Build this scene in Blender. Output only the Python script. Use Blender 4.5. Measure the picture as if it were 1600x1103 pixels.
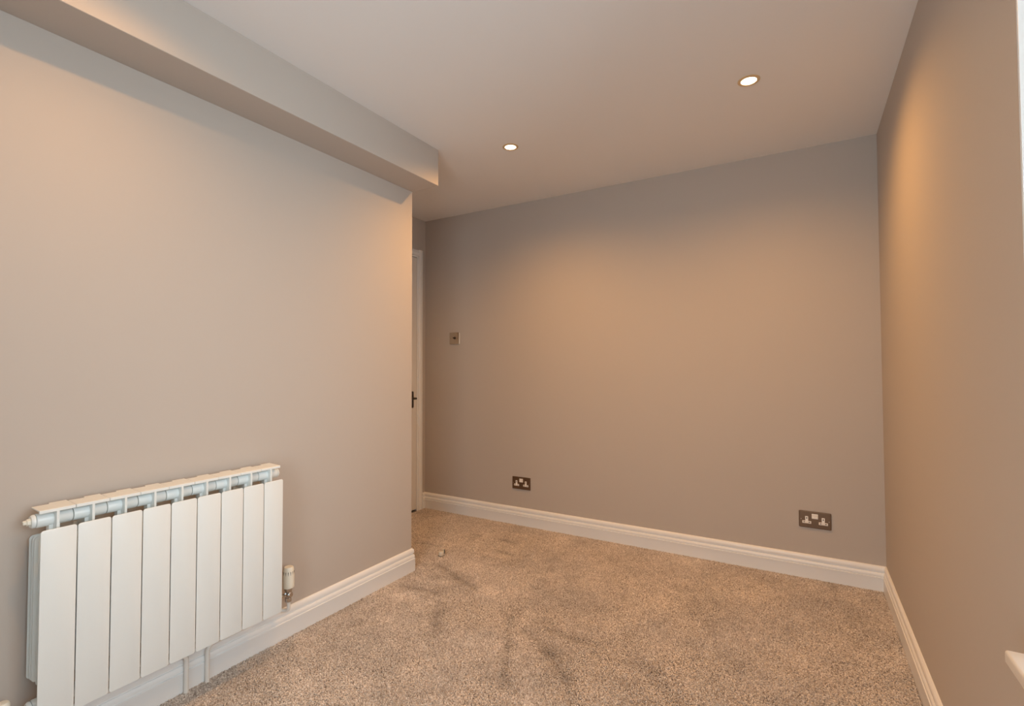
import bpy, bmesh, math, random
import numpy as np
from mathutils import Vector, Matrix

random.seed(7)
rng = np.random.default_rng(11)
S = bpy.context.scene
COL = S.collection
for o in list(bpy.data.objects):
    bpy.data.objects.remove(o)

# ------------------------------------------------------------------ room measures (metres)
CAM_H = 1.1288
YB = 3.1033                 # back wall face
XR = 0.3360                 # right wall face
XL = -1.8897                # radiator wall face
YE = 2.1073                 # end of radiator wall
XA = -2.6413                # alcove (door) wall face
XB, ZB = -1.7020, 2.1122    # boxing face and underside
CEIL = 2.3085
YF = -0.90                  # wall behind the camera
FLOOR = -0.006              # slab under the carpet pile

# ------------------------------------------------------------------ camera
cam_d = bpy.data.cameras.new('camera')
cam = bpy.data.objects.new('camera', cam_d)
COL.objects.link(cam)
yaw, pitch, roll = 0.53188, 0.0269, -0.0029
fwd = Vector((-math.sin(yaw) * math.cos(pitch), math.cos(yaw) * math.cos(pitch), math.sin(pitch)))
rgt = Vector((math.cos(yaw), math.sin(yaw), 0))
up = rgt.cross(fwd)
r2 = rgt * math.cos(roll) + up * math.sin(roll)
u2 = -rgt * math.sin(roll) + up * math.cos(roll)
m = Matrix((r2, u2, -fwd)).transposed().to_4x4()
m.translation = Vector((0, 0, CAM_H))
cam.matrix_world = m
cam_d.sensor_width = 36.0
cam_d.lens = 776.21 / 1600 * 36.0
cam_d.clip_start = 0.02
S.camera = cam

# ------------------------------------------------------------------ world, daylight, exposure
W = bpy.data.worlds.new('overcast_sky')
S.world = W
W.use_nodes = True
nt = W.node_tree
nt.nodes.clear()
bg = nt.nodes.new('ShaderNodeBackground')
bg.inputs['Color'].default_value = (0.755, 0.878, 0.965, 1)
bg.inputs['Strength'].default_value = 6.3
out = nt.nodes.new('ShaderNodeOutputWorld')
nt.links.new(bg.outputs[0], out.inputs[0])

WIN_Y0, WIN_Y1, WIN_Z0, WIN_Z1 = -0.25, 1.208, 0.610, 2.02
pl = bpy.data.lights.new('window_portal', 'AREA')
pl.shape = 'RECTANGLE'
pl.size, pl.size_y = WIN_Z1 - WIN_Z0, WIN_Y1 - WIN_Y0
pl.cycles.is_portal = True
po = bpy.data.objects.new('window_portal', pl)
po.location = (XR + 0.22, (WIN_Y0 + WIN_Y1) / 2, (WIN_Z0 + WIN_Z1) / 2)
po.rotation_euler = (0, math.radians(90), 0)
COL.objects.link(po)

WX0, WX1, WFZ0, WFZ1 = -0.85, 0.25, 0.05, 2.08    # unseen glazed door, added behind the camera for daylight
pl2 = bpy.data.lights.new('added_window_portal', 'AREA')
pl2.shape = 'RECTANGLE'
pl2.size, pl2.size_y = WX1 - WX0, WFZ1 - WFZ0
pl2.cycles.is_portal = True
po2 = bpy.data.objects.new('added_window_portal', pl2)
po2.location = ((WX0 + WX1) / 2, YF - 0.09, (WFZ0 + WFZ1) / 2)
po2.rotation_euler = (math.radians(90), 0, 0)
COL.objects.link(po2)

SPOT_W = 60.0            # downlight beam
SPOT_COL = (1.0, 0.49, 0.135)
LENS_E = 9.0            # downlight lens glow
vs = S.view_settings
S.display_settings.display_device = 'sRGB'
vs.view_transform = 'Standard'
vs.look = 'None'
vs.exposure = 0.07
vs.gamma = 1.0
vs.use_curve_mapping = False
try:
    S.cycles.max_bounces = 12
    S.cycles.diffuse_bounces = 8
    S.cycles.sample_clamp_indirect = 6.0
except Exception:
    pass


# ------------------------------------------------------------------ materials
def mat(name, col, rough=0.5, metal=0.0, spec=0.5, bump=None, vary=None, coat=0.0):
    M = bpy.data.materials.new(name)
    M.use_nodes = True
    n = M.node_tree.nodes
    l = M.node_tree.links
    b = n['Principled BSDF']
    b.inputs['Base Color'].default_value = (*col, 1)
    b.inputs['Roughness'].default_value = rough
    b.inputs['Metallic'].default_value = metal
    b.inputs['Specular IOR Level'].default_value = spec
    b.inputs['Coat Weight'].default_value = coat
    tc = n.new('ShaderNodeTexCoord')
    if bump:
        sc, st, dist = bump
        nz = n.new('ShaderNodeTexNoise')
        nz.inputs['Scale'].default_value = sc
        nz.inputs['Detail'].default_value = 4
        l.new(tc.outputs['Object'], nz.inputs['Vector'])
        bp = n.new('ShaderNodeBump')
        bp.inputs['Strength'].default_value = st
        bp.inputs['Distance'].default_value = dist
        l.new(nz.outputs['Fac'], bp.inputs['Height'])
        l.new(bp.outputs['Normal'], b.inputs['Normal'])
    if vary:
        sc, amt = vary
        nz = n.new('ShaderNodeTexNoise')
        nz.inputs['Scale'].default_value = sc
        nz.inputs['Detail'].default_value = 3
        l.new(tc.outputs['Object'], nz.inputs['Vector'])
        mx = n.new('ShaderNodeMix')
        mx.data_type = 'RGBA'
        mx.inputs['A'].default_value = (*[c * (1 - amt) for c in col], 1)
        mx.inputs['B'].default_value = (*[min(1, c * (1 + amt)) for c in col], 1)
        l.new(nz.outputs['Fac'], mx.inputs['Factor'])
        l.new(mx.outputs['Result'], b.inputs['Base Color'])
    return M


M_WALL = mat('taupe_wall_paint', (0.505, 0.452, 0.405), 0.75, spec=0.25, bump=(260, 0.05, 0.001), vary=(1.3, 0.012))
M_CEIL = mat('ceiling_paint', (0.83, 0.825, 0.82), 0.85, spec=0.2, bump=(220, 0.05, 0.001), vary=(1.1, 0.01))
M_TRIM = mat('white_gloss_paint', (0.85, 0.85, 0.84), 0.32, spec=0.5, bump=(60, 0.03, 0.001))
M_RAD = mat('radiator_enamel', (0.80, 0.83, 0.815), 0.30, spec=0.5, vary=(6, 0.01))
M_PIPE = mat('painted_pipe', (0.78, 0.75, 0.70), 0.4)
M_CHROME = mat('chrome', (0.62, 0.62, 0.62), 0.18, 1.0, vary=(30, 0.05))
M_TRV = mat('cream_plastic', (0.80, 0.765, 0.66), 0.4)
M_DARK = mat('dark_slot', (0.02, 0.02, 0.02), 0.7, vary=(40, 0.1))
M_PLATE = mat('bronze_plate', (0.20, 0.135, 0.09), 0.36, 0.8, vary=(40, 0.12))
M_NICKEL = mat('brushed_nickel_plate', (0.48, 0.41, 0.33), 0.35, 0.85, vary=(35, 0.1))
M_INSERT = mat('white_socket_plastic', (0.82, 0.78, 0.72), 0.35, vary=(40, 0.02))
M_STEEL = mat('dark_door_metal', (0.10, 0.085, 0.075), 0.35, 0.8, vary=(30, 0.1))
M_BEZEL = mat('satin_bezel', (0.78, 0.62, 0.40), 0.3, 0.6, vary=(30, 0.05))
M_DOOR = mat('white_door_paint', (0.74, 0.70, 0.65), 0.4, bump=(80, 0.03, 0.001))
M_UPVC = mat('white_window_plastic', (0.85, 0.86, 0.86), 0.3, vary=(5, 0.01))
M_STOP = mat('satin_door_stop_metal', (0.80, 0.73, 0.60), 0.32, 0.25, vary=(50, 0.06))
M_RUBBER = mat('grey_rubber', (0.16, 0.145, 0.13), 0.8, vary=(60, 0.1))
M_BACK = mat('carpet_backing', (0.42, 0.35, 0.30), 1.0, spec=0.05, bump=(300, 0.4, 0.004), vary=(120, 0.3))


def mat_glow(name, col, strength):
    M = bpy.data.materials.new(name)
    M.use_nodes = True
    b = M.node_tree.nodes['Principled BSDF']
    b.inputs['Base Color'].default_value = (0.9, 0.9, 0.9, 1)
    b.inputs['Emission Color'].default_value = (*col, 1)
    b.inputs['Emission Strength'].default_value = strength
    return M


M_LENS = mat_glow('lit_lamp_lens', (1.0, 0.72, 0.44), LENS_E)


def mat_glass():
    M = bpy.data.materials.new('window_glass')
    M.use_nodes = True
    n = M.node_tree.nodes
    l = M.node_tree.links
    n.remove(n['Principled BSDF'])
    tr = n.new('ShaderNodeBsdfTransparent')
    tr.inputs[0].default_value = (0.985, 0.995, 0.99, 1)
    gl = n.new('ShaderNodeBsdfGlossy')
    gl.inputs['Roughness'].default_value = 0.02
    fr = n.new('ShaderNodeFresnel')
    mx = n.new('ShaderNodeMixShader')
    l.new(fr.outputs[0], mx.inputs[0])
    l.new(tr.outputs[0], mx.inputs[1])
    l.new(gl.outputs[0], mx.inputs[2])
    l.new(mx.outputs[0], n['Material Output'].inputs[0])
    return M


M_GLASS = mat_glass()


def mat_pile():
    M = bpy.data.materials.new('carpet_yarn')
    M.use_nodes = True
    n = M.node_tree.nodes
    l = M.node_tree.links
    b = n['Principled BSDF']
    b.inputs['Roughness'].default_value = 0.95
    b.inputs['Specular IOR Level'].default_value = 0.1
    oi = n.new('ShaderNodeObjectInfo')
    cr = n.new('ShaderNodeValToRGB')
    e = cr.color_ramp.elements
    e[0].position = 0.0
    e[0].color = (0.32, 0.265, 0.22, 1)
    e[1].position = 1.0
    e[1].color = (0.88, 0.80, 0.72, 1)
    for p, c in ((0.2, (0.51, 0.435, 0.37, 1)), (0.6, (0.63, 0.55, 0.48, 1)), (0.85, (0.72, 0.64, 0.565, 1))):
        x = e.new(p)
        x.color = c
    l.new(oi.outputs['Random'], cr.inputs[0])
    av = n.new('ShaderNodeAttribute')       # shading of brushed and trodden pile, put into the yarn colour
    av.attribute_type = 'INSTANCER'
    av.attribute_name = 'pile_shade'
    vm = n.new('ShaderNodeVectorMath')
    vm.operation = 'SCALE'
    l.new(cr.outputs[0], vm.inputs[0])
    l.new(av.outputs['Fac'], vm.inputs['Scale'])
    l.new(vm.outputs[0], b.inputs['Base Color'])
    return M


M_PILE = mat_pile()


# ------------------------------------------------------------------ mesh helpers
class MB:
    def __init__(self):
        self.bm = bmesh.new()

    def box(self, x0, x1, y0, y1, z0, z1, bev=0.0, seg=2):
        t = bmesh.new()
        bmesh.ops.create_cube(t, size=1)
        for v in t.verts:
            v.co = Vector(((x0 + x1) / 2 + v.co.x * (x1 - x0), (y0 + y1) / 2 + v.co.y * (y1 - y0), (z0 + z1) / 2 + v.co.z * (z1 - z0)))
        if bev:
            bmesh.ops.bevel(t, geom=list(t.edges), offset=bev, segments=seg, profile=0.5, affect='EDGES')
        self._join(t)
        return self

    def _join(self, t):
        me = bpy.data.meshes.new('t')
        t.to_mesh(me)
        t.free()
        self.bm.from_mesh(me)
        bpy.data.meshes.remove(me)

    def prism(self, pts, origin, ux, uy, depth, bev=0.0):
        """closed polygon pts (a,b) in the plane origin + a*ux + b*uy, extruded by the vector depth"""
        t = bmesh.new()
        o, ux, uy, d = Vector(origin), Vector(ux), Vector(uy), Vector(depth)
        a = [t.verts.new(o + ux * p[0] + uy * p[1]) for p in pts]
        b = [t.verts.new(v.co + d) for v in a]
        t.faces.new(a)
        t.faces.new(b[::-1])
        for i in range(len(a)):
            j = (i + 1) % len(a)
            t.faces.new((a[j], a[i], b[i], b[j]))
        bmesh.ops.recalc_face_normals(t, faces=t.faces)
        if bev:
            es = [e for e in t.edges if all(v in a for v in e.verts) or all(v in b for v in e.verts)]
            bmesh.ops.bevel(t, geom=es, offset=bev, segments=2, profile=0.5, affect='EDGES')
        self._join(t)
        return self

    def lathe(self, prof, origin, axis='Z', n=32, cap=True):
        """prof: (radius, height) pairs revolved about an axis"""
        t = bmesh.new()
        rings = []
        o = Vector(origin)
        for r, h in prof:
            ring = []
            for k in range(n):
                a = 2 * math.pi * k / n
                c, s = r * math.cos(a), r * math.sin(a)
                p = {'Z': (c, s, h), 'Y': (s, h, c), 'X': (h, c, s)}[axis]
                ring.append(t.verts.new(o + Vector(p)))
            rings.append(ring)
        for A, B in zip(rings, rings[1:]):
            for k in range(n):
                j = (k + 1) % n
                t.faces.new((A[k], A[j], B[j], B[k]))
        if cap:
            t.faces.new(rings[0][::-1])
            t.faces.new(rings[-1])
        bmesh.ops.recalc_face_normals(t, faces=t.faces)
        self._join(t)
        return self

    def tube(self, pts, r, n=14):
        """round tube swept along a polyline whose corners are rounded"""
        P = [Vector(p) for p in pts]
        path = [P[0]]
        for i in range(1, len(P) - 1):
            a, b, c = P[i - 1], P[i], P[i + 1]
            k = min(0.024, (a - b).length * 0.45, (c - b).length * 0.45)
            s, e = b + (a - b).normalized() * k, b + (c - b).normalized() * k
            for q in range(7):
                u = q / 6
                path.append(s * (1 - u) ** 2 + b * 2 * u * (1 - u) + e * u * u)
        path.append(P[-1])
        t = bmesh.new()
        rings = []
        ref = None
        for i, p in enumerate(path):
            d = (path[min(i + 1, len(path) - 1)] - path[max(i - 1, 0)]).normalized()
            if ref is None:
                ref = d.orthogonal().normalized()
            ref = (ref - d * ref.dot(d)).normalized()
            s = d.cross(ref)
            rings.append([t.verts.new(p + (ref * math.cos(2 * math.pi * k / n) + s * math.sin(2 * math.pi * k / n)) * r) for k in range(n)])
        for A, B in zip(rings, rings[1:]):
            for k in range(n):
                j = (k + 1) % n
                t.faces.new((A[k], A[j], B[j], B[k]))
        t.faces.new(rings[0][::-1])
        t.faces.new(rings[-1])
        bmesh.ops.recalc_face_normals(t, faces=t.faces)
        self._join(t)
        return self

    def build(self, name, material, parent=None, smooth=True, loc=None):
        me = bpy.data.meshes.new(name)
        self.bm.to_mesh(me)
        self.bm.free()
        me.materials.append(material)
        ob = bpy.data.objects.new(name, me)
        COL.objects.link(ob)
        if parent:
            ob.parent = parent
        if loc:
            ob.location = loc
        if smooth:
            me.shade_smooth()
            me.set_sharp_from_angle(angle=math.radians(35))
        return ob


def rounded(w0, w1, h0, h1, r, n=5, corners=(1, 1, 1, 1)):
    """rounded rectangle outline, corners: bl, br, tr, tl"""
    o = []
    for (cx, cy, a0, on) in ((w0, h0, 180, corners[0]), (w1, h0, 270, corners[1]), (w1, h1, 0, corners[2]), (w0, h1, 90, corners[3])):
        if not on:
            o.append((cx, cy))
            continue
        ccx = cx + (r if cx == w0 else -r)
        ccy = cy + (r if cy == h0 else -r)
        for k in range(n + 1):
            a = math.radians(a0 + 90 * k / n)
            o.append((ccx + r * math.cos(a), ccy + r * math.sin(a)))
    return o


def structure(ob):
    ob['kind'] = 'structure'
    return ob


def thing(name, label, cat, loc, group=None):
    o = bpy.data.objects.new(name, None)
    COL.objects.link(o)
    o.empty_display_size = 0.05
    o.location = loc
    o['label'] = label
    o['category'] = cat
    if group:
        o['group'] = group
    return o


def copy_tree(o, parent=None):
    c = o.copy()
    COL.objects.link(c)
    c.parent = parent
    for ch in list(o.children):
        copy_tree(ch, c)
    return c


# ------------------------------------------------------------------ room shell
structure(MB().box(XA - 0.1, XR + 0.25, YF - 0.1, YB + 0.1, -0.15, FLOOR).build('floor', M_BACK, smooth=False))
floor = bpy.data.objects['floor']
structure(MB().box(XA - 0.1, XR + 0.25, YF - 0.1, YB + 0.1, CEIL, CEIL + 0.12).build('ceiling', M_CEIL, smooth=False))
structure(MB().box(XA - 0.1, XR + 0.25, YB, YB + 0.1, FLOOR, CEIL).build('wall_back', M_WALL, smooth=False))
structure(MB().box(XA - 0.1, XL, YF, YE, FLOOR, CEIL).build('wall_left', M_WALL, smooth=False))
w = MB()      # wall behind the camera with an opening for the added glazed door
w.box(XA - 0.1, WX0, YF - 0.1, YF, FLOOR, CEIL)
w.box(WX1, XR + 0.25, YF - 0.1, YF, FLOOR, CEIL)
w.box(WX0, WX1, YF - 0.1, YF, FLOOR, WFZ0)
w.box(WX0, WX1, YF - 0.1, YF, WFZ1, CEIL)
structure(w.build('wall_front', M_WALL, smooth=False))
# right wall with the window opening
w = MB()
w.box(XR, XR + 0.25, WIN_Y1, YB, FLOOR, CEIL)
w.box(XR, XR + 0.25, YF, WIN_Y0, FLOOR, CEIL)
w.box(XR, XR + 0.25, WIN_Y0, WIN_Y1, FLOOR, WIN_Z0)
w.box(XR, XR + 0.25, WIN_Y0, WIN_Y1, WIN_Z1, CEIL)
structure(w.build('wall_right', M_WALL, smooth=False))
# alcove wall with the door opening
DY0, DY1, DZ = 2.18, 3.022, 2.012
w = MB()
w.box(XA - 0.1, XA, DY1, YB, FLOOR, CEIL)
w.box(XA - 0.1, XA, YE, DY0, FLOOR, CEIL)
w.box(XA - 0.1, XA, DY0, DY1, DZ, CEIL)
structure(w.build('wall_alcove', M_WALL, smooth=False))
# boxing along the top of the radiator wall
structure(MB().box(XL, XB, YF, YE, ZB, CEIL, bev=0.0015, seg=1).build('trim_1', M_WALL, smooth=False))

# ------------------------------------------------------------------ skirting boards
PROF = [(0, FLOOR), (0.0150, FLOOR), (0.0150, 0.0655), (0.0158, 0.0675), (0.0158, 0.0700), (0.0146, 0.0710),
        (0.0106, 0.0716), (0.0106, 0.0738), (0.0134, 0.0748), (0.0140, 0.0790), (0.0137, 0.0840), (0.0124, 0.0885), (0.0100, 0.0922),
        (0.0058, 0.0930), (0.0055, 0.0968), (0.0098, 0.0980), (0.0108, 0.1035), (0.0110, 0.1090), (0.0102, 0.1155),
        (0.0080, 0.1205), (0.0050, 0.1240), (0.0, 0.1250)]


def skirting(name, p0, p1, nrm, e0, e1):
    p0, p1, nrm = Vector((*p0, 0)), Vector((*p1, 0)), Vector((*nrm, 0))
    d = (p1 - p0).normalized()
    bm = bmesh.new()
    A = [bm.verts.new(p0 + nrm * t - d * (e0 * t) + Vector((0, 0, z))) for t, z in PROF]
    B = [bm.verts.new(p1 + nrm * t + d * (e1 * t) + Vector((0, 0, z))) for t, z in PROF]
    for i in range(len(PROF)):
        j = (i + 1) % len(PROF)
        bm.faces.new((A[i], A[j], B[j], B[i]))
    bm.faces.new(A)
    bm.faces.new(B[::-1])
    bmesh.ops.recalc_face_normals(bm, faces=bm.faces)
    b = MB()
    b.bm.free()
    b.bm = bm
    return structure(b.build(name, M_TRIM))


skirting('baseboard_left', (XL, YF), (XL, YE), (1, 0), -1, 1)
skirting('baseboard_end', (XL, YE), (XA, YE), (0, 1), 1, -1)
skirting('baseboard_alcove', (XA, 3.068), (XA, YB), (1, 0), 0, -1)
skirting('baseboard_back', (XA, YB), (XR, YB), (0, -1), -1, -1)
skirting('baseboard_right', (XR, YB), (XR, YF), (-1, 0), -1, -1)
skirting('baseboard_front', (XR, YF), (XL, YF), (0, 1), -1, -1)

# ------------------------------------------------------------------ door in the alcove
door = bpy.data.objects.new('door_1', None)
COL.objects.link(door)
door.location = (XA, DY0, FLOOR)
structure(door)


def lp(root):   # offset to the local frame of a root
    return -root.location


L0 = lp(door)
b = MB()      # door leaf with two tall recessed panels
y0, y1, z0, z1 = DY0 + 0.016, DY1 - 0.016, 0.012, 1.994
b.box(XA - 0.042, XA - 0.010, y0, y1, z0, z1)
for (a0, a1, c0, c1) in ((y0, y0 + 0.11, z0, z1), (y1 - 0.11, y1, z0, z1), (y0 + 0.11, y1 - 0.11, z1 - 0.11, z1),
                         (y0 + 0.11, y1 - 0.11, z0, z0 + 0.2), (y0 + 0.11, y1 - 0.11, 0.86, 1.02),
                         ((y0 + y1) / 2 - 0.05, (y0 + y1) / 2 + 0.05, z0 + 0.2, 0.86), ((y0 + y1) / 2 - 0.05, (y0 + y1) / 2 + 0.05, 1.02, z1 - 0.11)):
    b.box(XA - 0.012, XA - 0.002, a0, a1, c0, c1, bev=0.002, seg=1)
leaf = b.build('door_leaf', M_DOOR, door, loc=L0)
b = MB()      # lining with stop
b.box(XA - 0.1, XA, DY1 - 0.013, DY1, FLOOR, DZ)
b.box(XA - 0.1, XA, DY0, DY0 + 0.013, FLOOR, DZ)
b.box(XA - 0.1, XA, DY0 + 0.013, DY1 - 0.013, DZ - 0.015, DZ)
b.build('door_lining', M_TRIM, door, loc=L0)
AP = [(0, 0), (0, 0.012), (0.003, 0.015), (0.022, 0.0165), (0.027, 0.013), (0.038, 0.0125), (0.044, 0.010), (0.049, 0.004), (0.050, 0)]
for nm, o0, ux, dep in (('architrave', (XA, DY1 - 0.004, FLOOR), (0, 1, 0), (0, 0, DZ + 0.046 - FLOOR)),
                        ('architrave', (XA, DY0 + 0.004, FLOOR), (0, -1, 0), (0, 0, DZ + 0.046 - FLOOR)),
                        ('architrave', (XA, DY0 + 0.004, DZ - 0.004), (0, 0, 1), (0, DY1 - DY0 - 0.008, 0))):
    MB().prism(AP, o0, ux, (1, 0, 0), dep).build(nm, M_TRIM, door, loc=L0)
b = MB()
b.prism(rounded(2.923, 2.963, 0.808, 0.936, 0.008), (XA - 0.002, 0, 0), (0, 1, 0), (0, 0, 1), (0.008, 0, 0), bev=0.0015)
hp = b.build('handle_plate', M_STEEL, door, loc=L0)
hp['label'] = 'dark metal lever handle plate'
b = MB()
b.lathe([(0.013, 0), (0.013, 0.004), (0.009, 0.008), (0.008, 0.040)], (XA + 0.004, 2.945, 0.882), 'X', 20)
b.tube([(XA + 0.044, 2.949, 0.882), (XA + 0.046, 2.91, 0.882), (XA + 0.040, 2.83, 0.880)], 0.008)
b.build('lever', M_STEEL, hp)
# unseen slab added to block sky light, then threshold strip under the door
structure(MB().box(XA - 0.16, XA - 0.1, DY0 - 0.1, DY1 + 0.1, FLOOR - 0.1, CEIL).build('door_light_block', M_WALL, smooth=False))
structure(MB().box(XA - 0.1, XA - 0.002, DY0 + 0.013, DY1 - 0.013, FLOOR, FLOOR + 0.006, bev=0.001, seg=1).build('trim_2', M_RUBBER))

# ------------------------------------------------------------------ window in the right wall (only its far reveal and sill show)
win = bpy.data.objects.new('window_1', None)
COL.objects.link(win)
win.location = (XR, WIN_Y0, WIN_Z0)
structure(win)
L0 = lp(win)
fx0, fx1 = XR + 0.065, XR + 0.115
ym = (WIN_Y0 + WIN_Y1) / 2
for (a0, a1, c0, c1) in ((WIN_Y0, WIN_Y0 + 0.045, WIN_Z0, WIN_Z1), (WIN_Y1 - 0.045, WIN_Y1, WIN_Z0, WIN_Z1), (ym - 0.03, ym + 0.03, WIN_Z0 + 0.045, WIN_Z1 - 0.045),
                         (WIN_Y0 + 0.045, WIN_Y1 - 0.045, WIN_Z0, WIN_Z0 + 0.045), (WIN_Y0 + 0.045, WIN_Y1 - 0.045, WIN_Z1 - 0.045, WIN_Z1)):
    MB().box(fx0, fx1, a0, a1, c0, c1, bev=0.004).build('frame_bar', M_UPVC, win, loc=L0)
for a0, a1 in ((WIN_Y0 + 0.043, ym - 0.028), (ym + 0.028, WIN_Y1 - 0.043)):
    MB().box(fx0 + 0.026, fx0 + 0.030, a0, a1, WIN_Z0 + 0.043, WIN_Z1 - 0.043).build('pane', M_GLASS, win, loc=L0, smooth=False)
b = MB()
b.prism(rounded(XR - 0.044, XR + 0.065, 0.6105, 0.634, 0.005, corners=(1, 0, 0, 1)), (0, WIN_Y0 + 0.0, 0), (1, 0, 0), (0, 0, 1), (0, WIN_Y1 - WIN_Y0 - 0.016, 0), bev=0.0025)
b.build('window_sill', M_TRIM, win, loc=L0)
b = MB()      # white plaster lining of the reveal
b.box(XR + 0.001, XR + 0.065, WIN_Y1 - 0.004, WIN_Y1 + 0.001, 0.634, WIN_Z1)
b.box(XR + 0.001, XR + 0.065, WIN_Y0 - 0.001, WIN_Y0 + 0.004, 0.634, WIN_Z1)
b.box(XR + 0.001, XR + 0.065, WIN_Y0 + 0.004, WIN_Y1 - 0.004, WIN_Z1 - 0.004, WIN_Z1 + 0.001)
b.build('reveal_lining', M_TRIM, win, loc=L0, smooth=False)


# glazed door added out of view to bring in more daylight
pat = bpy.data.objects.new('added_window', None)
COL.objects.link(pat)
pat.location = (WX0, YF, WFZ0)
structure(pat)
L0 = lp(pat)
for (a0, a1, c0, c1) in ((WX0, WX0 + 0.07, WFZ0, WFZ1), (WX1 - 0.07, WX1, WFZ0, WFZ1), (WX0 + 0.07, WX1 - 0.07, WFZ0, WFZ0 + 0.07), (WX0 + 0.07, WX1 - 0.07, WFZ1 - 0.07, WFZ1)):
    MB().box(a0, a1, YF - 0.08, YF - 0.02, c0, c1, bev=0.004).build('frame_bar', M_UPVC, pat, loc=L0)
MB().box(WX0 + 0.068, WX1 - 0.068, YF - 0.052, YF - 0.048, WFZ0 + 0.068, WFZ1 - 0.068).build('pane', M_GLASS, pat, loc=L0, smooth=False)

# ------------------------------------------------------------------ carpet pile: tufts leaning with the vacuum and foot marks
def vnoise(x, y, seed):
    r = np.random.default_rng(seed).random((64, 64))
    xi, yi = np.floor(x).astype(int), np.floor(y).astype(int)
    fx, fy = x - xi, y - yi
    fx, fy = fx * fx * (3 - 2 * fx), fy * fy * (3 - 2 * fy)
    g = lambda a, c: r[a % 64, c % 64]
    return (g(xi, yi) * (1 - fx) + g(xi + 1, yi) * fx) * (1 - fy) + (g(xi, yi + 1) * (1 - fx) + g(xi + 1, yi + 1) * fx) * fy - 0.5


def seg_dist(x, y, a, c):
    ax, ay, bx, by = *a, *c
    dx, dy = bx - ax, by - ay
    t = np.clip(((x - ax) * dx + (y - ay) * dy) / (dx * dx + dy * dy), 0, 1)
    return np.hypot(x - ax - t * dx, y - ay - t * dy), t


# (from, to, half width, lean): marks in the pile read off the floor plan; plus leans away from the window, minus towards it
D, B = -0.95, 0.8
MARKS = [((-1.151, 1.949), (-1.048, 1.744), 0.020, D), ((-1.048, 1.744), (-0.928, 1.513), 0.024, D),
         ((-1.049, 1.884), (-0.881, 1.789), 0.035, D), ((-0.881, 1.789), (-0.760, 1.673), 0.04, D), ((-0.760, 1.673), (-0.640, 1.50), 0.035, D),
         ((-0.959, 1.936), (-0.778, 1.922), 0.03, D), ((-1.835, 1.846), (-1.437, 1.872), 0.03, B), ((-1.814, 2.04), (-1.634, 2.063), 0.022, B),
         ((-1.80, 1.95), (-1.60, 1.965), 0.03, D), ((-2.172, 2.454), (-1.98, 2.487), 0.016, D), ((-1.80, 2.25), (-1.613, 2.156), 0.025, D),
         ((-1.613, 2.156), (-1.461, 2.104), 0.025, D), ((-1.936, 2.758), (-1.877, 2.763), 0.022, D), ((-1.706, 2.778), (-1.632, 2.766), 0.028, D),
         ((-1.62, 2.60), (-1.52, 2.58), 0.03, D), ((-1.489, 1.87), (-1.367, 1.658), 0.035, D), ((-1.60, 2.25), (-1.30, 2.08), 0.06, B),
         ((-1.879, 1.401), (-1.867, 1.71), 0.025, D), ((-0.552, 1.883), (-0.388, 1.77), 0.06, D), ((-0.90, 1.60), (-0.80, 1.48), 0.05, B)]


def carpet_patch(x0, x1, y0, y1, verts, faces, step=0.0125):
    nx, ny = max(1, round((x1 - x0) / step)), max(1, round((y1 - y0) / step))
    base = len(verts)
    for j in range(ny + 1):
        for i in range(nx + 1):
            verts.append((x0 + (x1 - x0) * i / nx, y0 + (y1 - y0) * j / ny, FLOOR + 0.0005))
    for j in range(ny):
        for i in range(nx):
            a = base + j * (nx + 1) + i
            faces.append((a, a + 1, a + nx + 2, a + nx + 1))


verts, faces = [], []
SK = 0.0175
carpet_patch(XL + SK, XR - SK, YF + SK, YE + SK, verts, faces)
carpet_patch(XA + SK, XR - SK, YE + SK, YB - SK, verts, faces)
me = bpy.data.meshes.new('carpet_pile')
me.from_pydata(verts, [], faces)
me.update()
V = np.array(verts)
X, Y = V[:, 0], V[:, 1]
lay = np.zeros((len(V), 3))
lay[:, 0] = 0.9 * vnoise(X * 3.1 + 9, Y * 3.1, 1) + 0.7 * vnoise(X * 7 + 3, Y * 7, 2)
lay[:, 1] = 0.9 * vnoise(X * 3.1, Y * 3.1 + 5, 3) + 0.7 * vnoise(X * 7, Y * 7 + 8, 4)
for a, c, wd, ln in MARKS:
    d, t = seg_dist(X, Y, a, c)
    k = np.exp(-(d / (0.75 * wd)) ** 2)
    lay[:, 0] = lay[:, 0] * (1 - k) + k * ln * 0.35
    lay[:, 1] = lay[:, 1] * (1 - k) + k * ln * 0.93
lay[:, 2] = 1.0
shade = 1.0 + 0.13 * vnoise(X * 5 + 2, Y * 5 + 4, 6) + 0.15 * vnoise(X * 11, Y * 11 + 1, 7) + 0.16 * vnoise(X * 27, Y * 23, 8)
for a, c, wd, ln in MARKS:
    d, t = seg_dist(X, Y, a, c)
    shade *= 1 + np.exp(-(d / (0.75 * wd)) ** 2) * (-0.24 if ln < 0 else 0.11)  # light and dark of the leaning pile, painted as yarn tone
sa = me.attributes.new('pile_shade', 'FLOAT', 'POINT')
sa.data.foreach_set('value', shade.astype(np.float32))
at = me.attributes.new('lay', 'FLOAT_VECTOR', 'POINT')
at.data.foreach_set('vector', lay.astype(np.float32).ravel())
me.materials.append(M_PILE)
carpet = bpy.data.objects.new('carpet_pile', me)
COL.objects.link(carpet)
carpet.parent = floor
carpet['kind'] = 'stuff'
carpet['label'] = 'brown and beige speckled twist pile carpet'
ng = bpy.data.node_groups.new('tufts', 'GeometryNodeTree')
ng.interface.new_socket('Geometry', in_out='INPUT', socket_type='NodeSocketGeometry')
ng.interface.new_socket('Geometry', in_out='OUTPUT', socket_type='NodeSocketGeometry')
N, Lk = ng.nodes, ng.links
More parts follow.
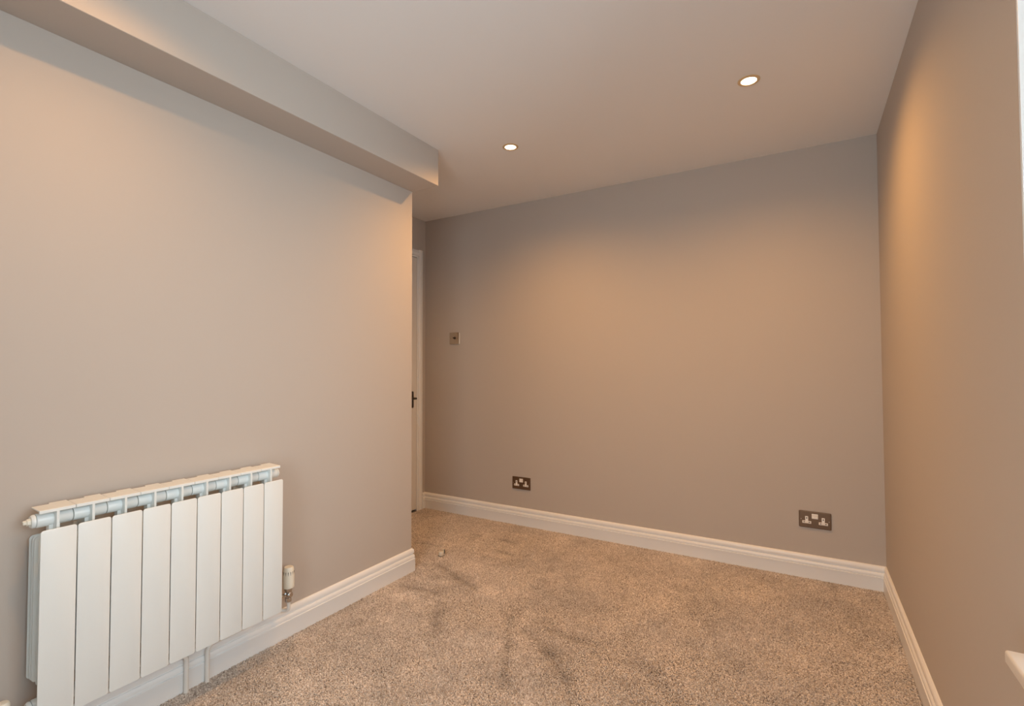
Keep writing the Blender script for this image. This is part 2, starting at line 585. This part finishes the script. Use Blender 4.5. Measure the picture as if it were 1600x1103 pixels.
gi, go = N.new('NodeGroupInput'), N.new('NodeGroupOutput')
dp = N.new('GeometryNodeDistributePointsOnFaces')
dp.inputs['Density'].default_value = 95000
cone = N.new('GeometryNodeMeshCone')
cone.inputs['Vertices'].default_value = 5
cone.inputs['Radius Top'].default_value = 0.0018
cone.inputs['Radius Bottom'].default_value = 0.0026
cone.inputs['Depth'].default_value = 0.0085
sm = N.new('GeometryNodeSetMaterial')
sm.inputs['Material'].default_value = M_PILE
iop = N.new('GeometryNodeInstanceOnPoints')
na = N.new('GeometryNodeInputNamedAttribute')
na.data_type = 'FLOAT_VECTOR'
na.inputs['Name'].default_value = 'lay'
rv = N.new('FunctionNodeRandomValue')
rv.data_type = 'FLOAT_VECTOR'
rv.inputs[0].default_value = (-0.35, -0.35, 0)
rv.inputs[1].default_value = (0.35, 0.35, 0)
ad = N.new('ShaderNodeVectorMath')
ad.operation = 'ADD'
al = N.new('FunctionNodeAlignRotationToVector')
al.axis = 'Z'
rs = N.new('FunctionNodeRandomValue')
rs.data_type = 'FLOAT'
rs.inputs[2].default_value = 0.8
rs.inputs[3].default_value = 1.25
Lk.new(gi.outputs[0], dp.inputs['Mesh'])
Lk.new(dp.outputs['Points'], iop.inputs['Points'])
Lk.new(cone.outputs['Mesh'], sm.inputs['Geometry'])
Lk.new(sm.outputs[0], iop.inputs['Instance'])
Lk.new(na.outputs[0], ad.inputs[0])
Lk.new(rv.outputs[0], ad.inputs[1])
Lk.new(ad.outputs[0], al.inputs['Vector'])
Lk.new(al.outputs[0], iop.inputs['Rotation'])
Lk.new(rs.outputs[1], iop.inputs['Scale'])
Lk.new(iop.outputs[0], go.inputs[0])
md = carpet.modifiers.new('tufts', 'NODES')
md.node_group = ng

# ------------------------------------------------------------------ radiator
RY0, PITCH, NSEC = 0.5147, 0.0799, 9
CO = 0.004                  # the castings sit a touch further along than the front panels
rad = thing('radiator', 'white nine-section aluminium radiator mounted low on the left wall', 'radiator', (XL, RY0 + PITCH * NSEC / 2, 0.16))
RL = lp(rad)
ZT, ZLO, ZHI = 0.740, 0.205, 0.708
TX = 0.064                  # manifold axis off the wall
panel0 = None
for k in range(NSEC):
    if k == 0:
        # front panel: flat plate with rounded corners
        b = MB()
        b.prism(rounded(RY0 + 0.0012, RY0 + PITCH - 0.0012, 0.1770, 0.6905, 0.007), (XL + 0.1190, 0, 0), (0, 1, 0), (0, 0, 1), (0.0035, 0, 0), bev=0.0012)
        panel0 = b.build('front_panel', M_RAD, rad, loc=RL)
        # casting: manifolds, waterway, centre web
        b = MB()
        b.lathe([(0.0185, 0.0012), (0.0195, 0.004), (0.0195, PITCH - 0.004), (0.0185, PITCH - 0.0012)], (XL + TX, RY0 + CO, ZHI), 'Y', 24)
        b.lathe([(0.0185, 0.0012), (0.0195, 0.004), (0.0195, PITCH - 0.004), (0.0185, PITCH - 0.0012)], (XL + TX, RY0 + CO, ZLO), 'Y', 24)
        b.box(XL + TX - 0.010, XL + TX + 0.010, RY0 + CO + 0.028, RY0 + CO + PITCH - 0.028, ZLO, ZHI)
        cy = RY0 + CO + PITCH / 2
        b.prism([(0.030, 0.275), (0.114, 0.186), (0.1192, 0.190), (0.1192, 0.650), (0.099, 0.662), (0.099, ZT - 0.0075), (0.030, ZT - 0.002)], (XL, cy - 0.0030, 0), (1, 0, 0), (0, 0, 1), (0, 0.0060, 0))
        cast0 = b.build('casting', M_RAD, rad, loc=RL)
        # convection fins behind the front panel
        b = MB()
        for xx, ww in ((0.0255, 0.0390), (0.042, 0.0375), (0.056, 0.0370), (0.086, 0.0365), (0.102, 0.0350)):
            b.prism(rounded(cy - ww, cy + ww, 0.268, 0.662, 0.010), (XL + xx, 0, 0), (0, 1, 0), (0, 0, 1), (0.0016, 0, 0))
        fin0 = b.build('convection_fin', M_RAD, rad, loc=RL)
        # top grille flange with stepped back edge and front lip
        b = MB()
        ya, yb = RY0 + CO + 0.0006, RY0 + CO + PITCH - 0.0006
        b.prism([(0.000, ya), (0.000, yb), (-0.070, yb), (-0.070, cy), (-0.058, cy), (-0.058, ya)], (XL + 0.096, 0, ZT - 0.0035), (1, 0, -0.05), (0, 1, 0), (0, 0, 0.0035))
        b.box(XL + 0.093, XL + 0.098, ya, yb, ZT - 0.0090, ZT, bev=0.001, seg=1)
        b.box(XL + 0.027, XL + 0.030, cy, yb, ZT - 0.055, ZT + 0.003)
        flg0 = b.build('top_grille', M_RAD, rad, loc=RL)
    else:
        for src in (panel0, cast0, fin0, flg0):
            c = src.copy()
            COL.objects.link(c)
            c.parent = rad
            c.location = RL + Vector((0, PITCH * k, 0))
YR = RY0 + CO + PITCH * NSEC
# end plugs and bleed valve
for (yy, sg, zz) in ((RY0 + CO, -1, ZHI), (RY0 + CO, -1, ZLO), (YR, 1, ZHI), (YR, 1, ZLO)):
    b = MB()
    b.lathe([(0.0185, 0), (0.0185, sg * 0.004), (0.0165, sg * 0.007), (0.0155, sg * 0.0085)], (XL + TX, yy, zz), 'Y', 24)
    b.build('end_plug', M_RAD, rad, loc=RL)
b = MB()
b.lathe([(0.0095, -0.0085), (0.0095, -0.016), (0.0065, -0.017), (0.0065, -0.0225), (0.0050, -0.024)], (XL + TX, RY0 + CO, ZHI), 'Y', 6)
b.build('bleed_valve', M_TRV, rad, loc=RL, smooth=False)
# wall brackets
for yy in (RY0 + 0.121, YR - 0.121):
    b = MB()
    b.box(XL + 0.0004, XL + 0.004, yy - 0.012, yy + 0.012, 0.60, 0.67)
    b.box(XL + 0.0004, XL + TX - 0.004, yy - 0.003, yy + 0.003, 0.668, 0.684)
    b.build('wall_bracket', M_RAD, rad, loc=RL)
# thermostatic valve at the window-far end
VX, VY = XL + TX, 1.3022
b = MB()
b.lathe([(0.0085, -0.060), (0.0125, -0.060), (0.0125, -0.030), (0.0085, -0.028), (0.0085, 0.0)], (VX, VY, ZLO), 'Y', 6)
b.lathe([(0.0110, -0.030), (0.0135, -0.028), (0.0135, -0.013), (0.0105, -0.011), (0.0115, 0.010), (0.0150, 0.012), (0.0170, 0.018), (0.0170, 0.026)], (VX, VY, ZLO), 'Z', 20)
b.lathe([(0.0075, 0.0), (0.0120, 0.006), (0.0125, 0.013), (0.0085, 0.0175)], (VX, VY, ZLO), 'X', 16)
valve = b.build('thermostatic_valve', M_CHROME, rad, loc=RL)
valve['label'] = 'chrome valve body under a cream ribbed thermostat head'
b = MB()
HZ = ZLO + 0.026
b.lathe([(0.0190, 0.0), (0.0215, 0.003), (0.0225, 0.020), (0.0222, 0.048), (0.0205, 0.068), (0.0188, 0.081), (0.0165, 0.0842), (0.004, 0.0845)], (VX, VY, HZ), 'Z', 40)
b.build('thermostat_head', M_TRV, valve)
b = MB()
for k in range(14):
    a = 2 * math.pi * (k + 0.5) / 14
    t = MB()
    t.box(0.0170, 0.0217, -0.0010, 0.0010, HZ + 0.040, HZ + 0.068, bev=0.0008, seg=1)
    bmesh.ops.rotate(t.bm, verts=t.bm.verts, cent=(0, 0, 0), matrix=Matrix.Rotation(a, 3, 'Z'))
    bmesh.ops.translate(t.bm, verts=t.bm.verts, vec=(VX, VY, 0))
    b._join(t.bm)
sl = b.build('grip_slot', M_DARK, valve)
sl['label'] = 'dark slots round the thermostat head'
# lockshield valve at the near end
b = MB()
b.lathe([(0.0085, 0.0), (0.0085, 0.030), (0.0125, 0.030), (0.0125, 0.048), (0.0085, 0.050)], (VX, 0.4640, ZLO), 'Y', 6)
b.lathe([(0.0105, -0.030), (0.0135, -0.028), (0.0135, -0.013), (0.0105, -0.011), (0.0115, 0.012)], (VX, 0.4640, ZLO), 'Z', 20)
lock = b.build('lockshield_valve', M_CHROME, rad, loc=RL)
b = MB()
b.lathe([(0.0150, 0.012), (0.0160, 0.014), (0.0150, 0.040), (0.0120, 0.046), (0.003, 0.047)], (VX, 0.4640, ZLO), 'Z', 24)
b.build('valve_cap', M_TRV, lock)
# supply pipes: along the top of the skirting, then down to the carpet
PX = XL + 0.0245
b = MB()
b.tube([(VX, VY, ZLO - 0.028), (VX, VY + 0.004, 0.137), (PX, VY - 0.006, 0.134), (PX, 1.24, 0.134), (PX, 1.0064, 0.130), (PX, 1.0064, FLOOR)], 0.0075)
b.build('supply_pipe', M_PIPE, rad, loc=RL)
b = MB()
b.tube([(VX, 0.4640, ZLO - 0.028), (VX, 0.462, 0.137), (PX, 0.474, 0.134), (PX, 0.55, 0.134), (PX, 0.9360, 0.134), (PX, 0.9360, FLOOR)], 0.0075)
b.build('return_pipe', M_PIPE, rad, loc=RL)
for yy in (1.0064, 0.9360):
    b = MB()
    b.lathe([(0.0115, 0.0), (0.0115, 0.004), (0.0085, 0.0065)], (PX + 0.002, yy, FLOOR + 0.002), 'Z', 18)
    b.build('pipe_collar', M_PIPE, rad, loc=RL)


# ------------------------------------------------------------------ wall plates on the back wall
def socket(cx, cz, label):
    r = thing('double_socket', label, 'socket', (cx, YB, cz), 'double sockets on the back wall')
    b = MB()
    b.prism(rounded(-0.0735, 0.0735, -0.0435, 0.0435, 0.004), (0, 0, 0), (1, 0, 0), (0, 0, 1), (0, -0.0076, 0), bev=0.0036)
    b.build('face_plate', M_PLATE, r, smooth=False)
    for sx in (-0.0375, 0.0375):
        T = [(-0.0205, -0.021), (0.0205, -0.021), (0.0205, -0.0075), (0.0070, -0.0075), (0.0070, 0.0165), (-0.0070, 0.0165), (-0.0070, -0.0075), (-0.0205, -0.0075)]
        b = MB()
        b.prism([(sx + p, q) for p, q in T], (0, -0.0070, 0), (1, 0, 0), (0, 0, 1), (0, -0.0018, 0), bev=0.0004)
        ins = b.build('outlet_insert', M_INSERT, r)
        b = MB()
        b.box(sx - 0.0021, sx + 0.0021, -0.0091, -0.0085, 0.0035, 0.0115)
        b.box(sx - 0.0150, sx - 0.0085, -0.0091, -0.0085, -0.0160, -0.0120)
        b.box(sx + 0.0085, sx + 0.0150, -0.0091, -0.0085, -0.0160, -0.0120)
        b.build('pin_hole', M_DARK, ins)
    b = MB()
    b.prism(rounded(-0.0145, 0.0145, 0.0065, 0.0325, 0.002), (0, -0.0070, 0), (1, 0, 0), (0, 0, 1), (0, -0.0014, 0), bev=0.0004)
    sw = b.build('switch_insert', M_INSERT, r)
    for sx in (-0.0066, 0.0066):
        b = MB()
        b.prism([(-0.0084, 0.010), (-0.0118, 0.011), (-0.0092, 0.0195), (-0.0100, 0.0285), (-0.0084, 0.029)], (sx - 0.0052, 0, 0), (0, 1, 0), (0, 0, 1), (0.0104, 0, 0))
        b.build('rocker', M_INSERT, sw, smooth=False)
    for sx in (-0.0635, 0.0635):
        b = MB()
        b.lathe([(0.0026, -0.0074), (0.0026, -0.0080), (0.0015, -0.0084)], (sx, 0, 0.0), 'Y', 14)
        b.build('screw', M_NICKEL, r)
    return r


socket(0.0345, 0.3102, 'bronze double socket on the back wall near the right corner')
socket(-1.7496, 0.2978, 'bronze double socket on the back wall, the one nearer the door alcove')

r = thing('light_switch', 'small square brushed metal light switch on the back wall beside the alcove door', 'switch', (-2.3435, YB, 1.3475))
b = MB()
b.prism(rounded(-0.0440, 0.0440, -0.0455, 0.0455, 0.003), (0, 0, 0), (1, 0, 0), (0, 0, 1), (0, -0.0070, 0), bev=0.0018)
b.build('face_plate', M_NICKEL, r)
b = MB()
b.box(0.0425, 0.0495, -0.0040, 0.0, -0.0430, 0.0430, bev=0.001, seg=1)
gk = b.build('edge_strip', M_INSERT, r)  # pale strip along the right edge of the plate
gk['label'] = 'pale edge strip on the right of the plate'
b = MB()
b.lathe([(0.0105, -0.0070), (0.0105, -0.0085), (0.0080, -0.0095)], (0.006, 0, 0.002), 'Y', 20)
b.build('switch_collar', M_STEEL, r)
b = MB()
b.lathe([(0.0045, -0.008), (0.0050, -0.012), (0.0065, -0.0255), (0.0050, -0.028), (0.001, -0.029)], (0.006, 0, 0.002), 'Y', 16)
tg = b.build('toggle', M_STEEL, r)
bmv = tg.data
for sx in (-0.030, 0.030):
    b = MB()
    b.lathe([(0.0024, -0.0069), (0.0024, -0.0075), (0.0014, -0.0079)], (sx, 0, 0.0), 'Y', 14)
    b.build('screw', M_STEEL, r)

# ------------------------------------------------------------------ door stop on the carpet
r = thing('door_stop', 'small satin metal door stop standing on the carpet by the end of the radiator wall', 'door stop', (-1.884, 2.362, 0.0))
b = MB()
b.lathe([(0.0190, -0.004), (0.0190, 0.005), (0.0170, 0.007)], (0, 0, 0), 'Z', 28)
b.build('base', M_RUBBER, r)
pts = [(0.018 * math.cos(math.radians(a)), 0.018 * math.sin(math.radians(a))) for a in range(0, 181, 15)]
b = MB()
b.prism(pts, (0, 0, 0.006), (-0.70, -0.71, 0), (0.71, -0.70, 0), (0, 0, 0.024), bev=0.003)
b.build('body', M_STOP, r)
b = MB()
b.box(0.009, 0.017, 0.006, 0.014, 0.006, 0.044, bev=0.002)
b.build('buffer_post', M_STOP, r)
b = MB()
b.box(0.0165, 0.0195, 0.005, 0.015, 0.016, 0.040, bev=0.001, seg=1)
b.build('buffer_pad', M_RUBBER, r)


# ------------------------------------------------------------------ recessed downlights
def downlight(x, y, label, power=1.0):
    r = thing('downlight', label, 'light', (x, y, CEIL), 'recessed ceiling downlights')
    b = MB()
    b.lathe([(0.0425, 0.0), (0.0425, -0.002), (0.0400, -0.0038), (0.0350, -0.0044), (0.0305, -0.0036), (0.0292, -0.0012)], (0, 0, 0), 'Z', 48, cap=False)
    b.build('bezel', M_BEZEL, r)
    b = MB()
    b.lathe([(0.0298, -0.0006), (0.0298, -0.0018), (0.027, -0.0024), (0.010, -0.0030), (0.001, -0.0031)], (0, 0, 0), 'Z', 40)
    b.build('lens', M_LENS, r)
    d = bpy.data.lights.new('downlight_beam', 'SPOT')
    d.energy = SPOT_W * power
    d.color = SPOT_COL
    d.spot_size = math.radians(160)
    d.spot_blend = 1.0
    d.shadow_soft_size = 0.014
    o = bpy.data.objects.new('downlight_beam', d)
    o.parent = r
    o.location = (0, 0, -0.007)
    COL.objects.link(o)
    return r


downlight(-1.3435, 2.2732, 'lit recessed ceiling downlight nearer the boxed-in beam, the smaller in view')
downlight(-0.1796, 2.2440, 'lit recessed ceiling downlight nearer the right wall, the larger in view', 0.8)
downlight(-1.3435, 0.5600, 'lit recessed ceiling downlight above the radiator, outside the picture', 0.5)
downlight(-0.1796, 0.5600, 'unseen ceiling downlight added beside the window for warm fill', 0.25)  # added lamp out of view, fills the near right side
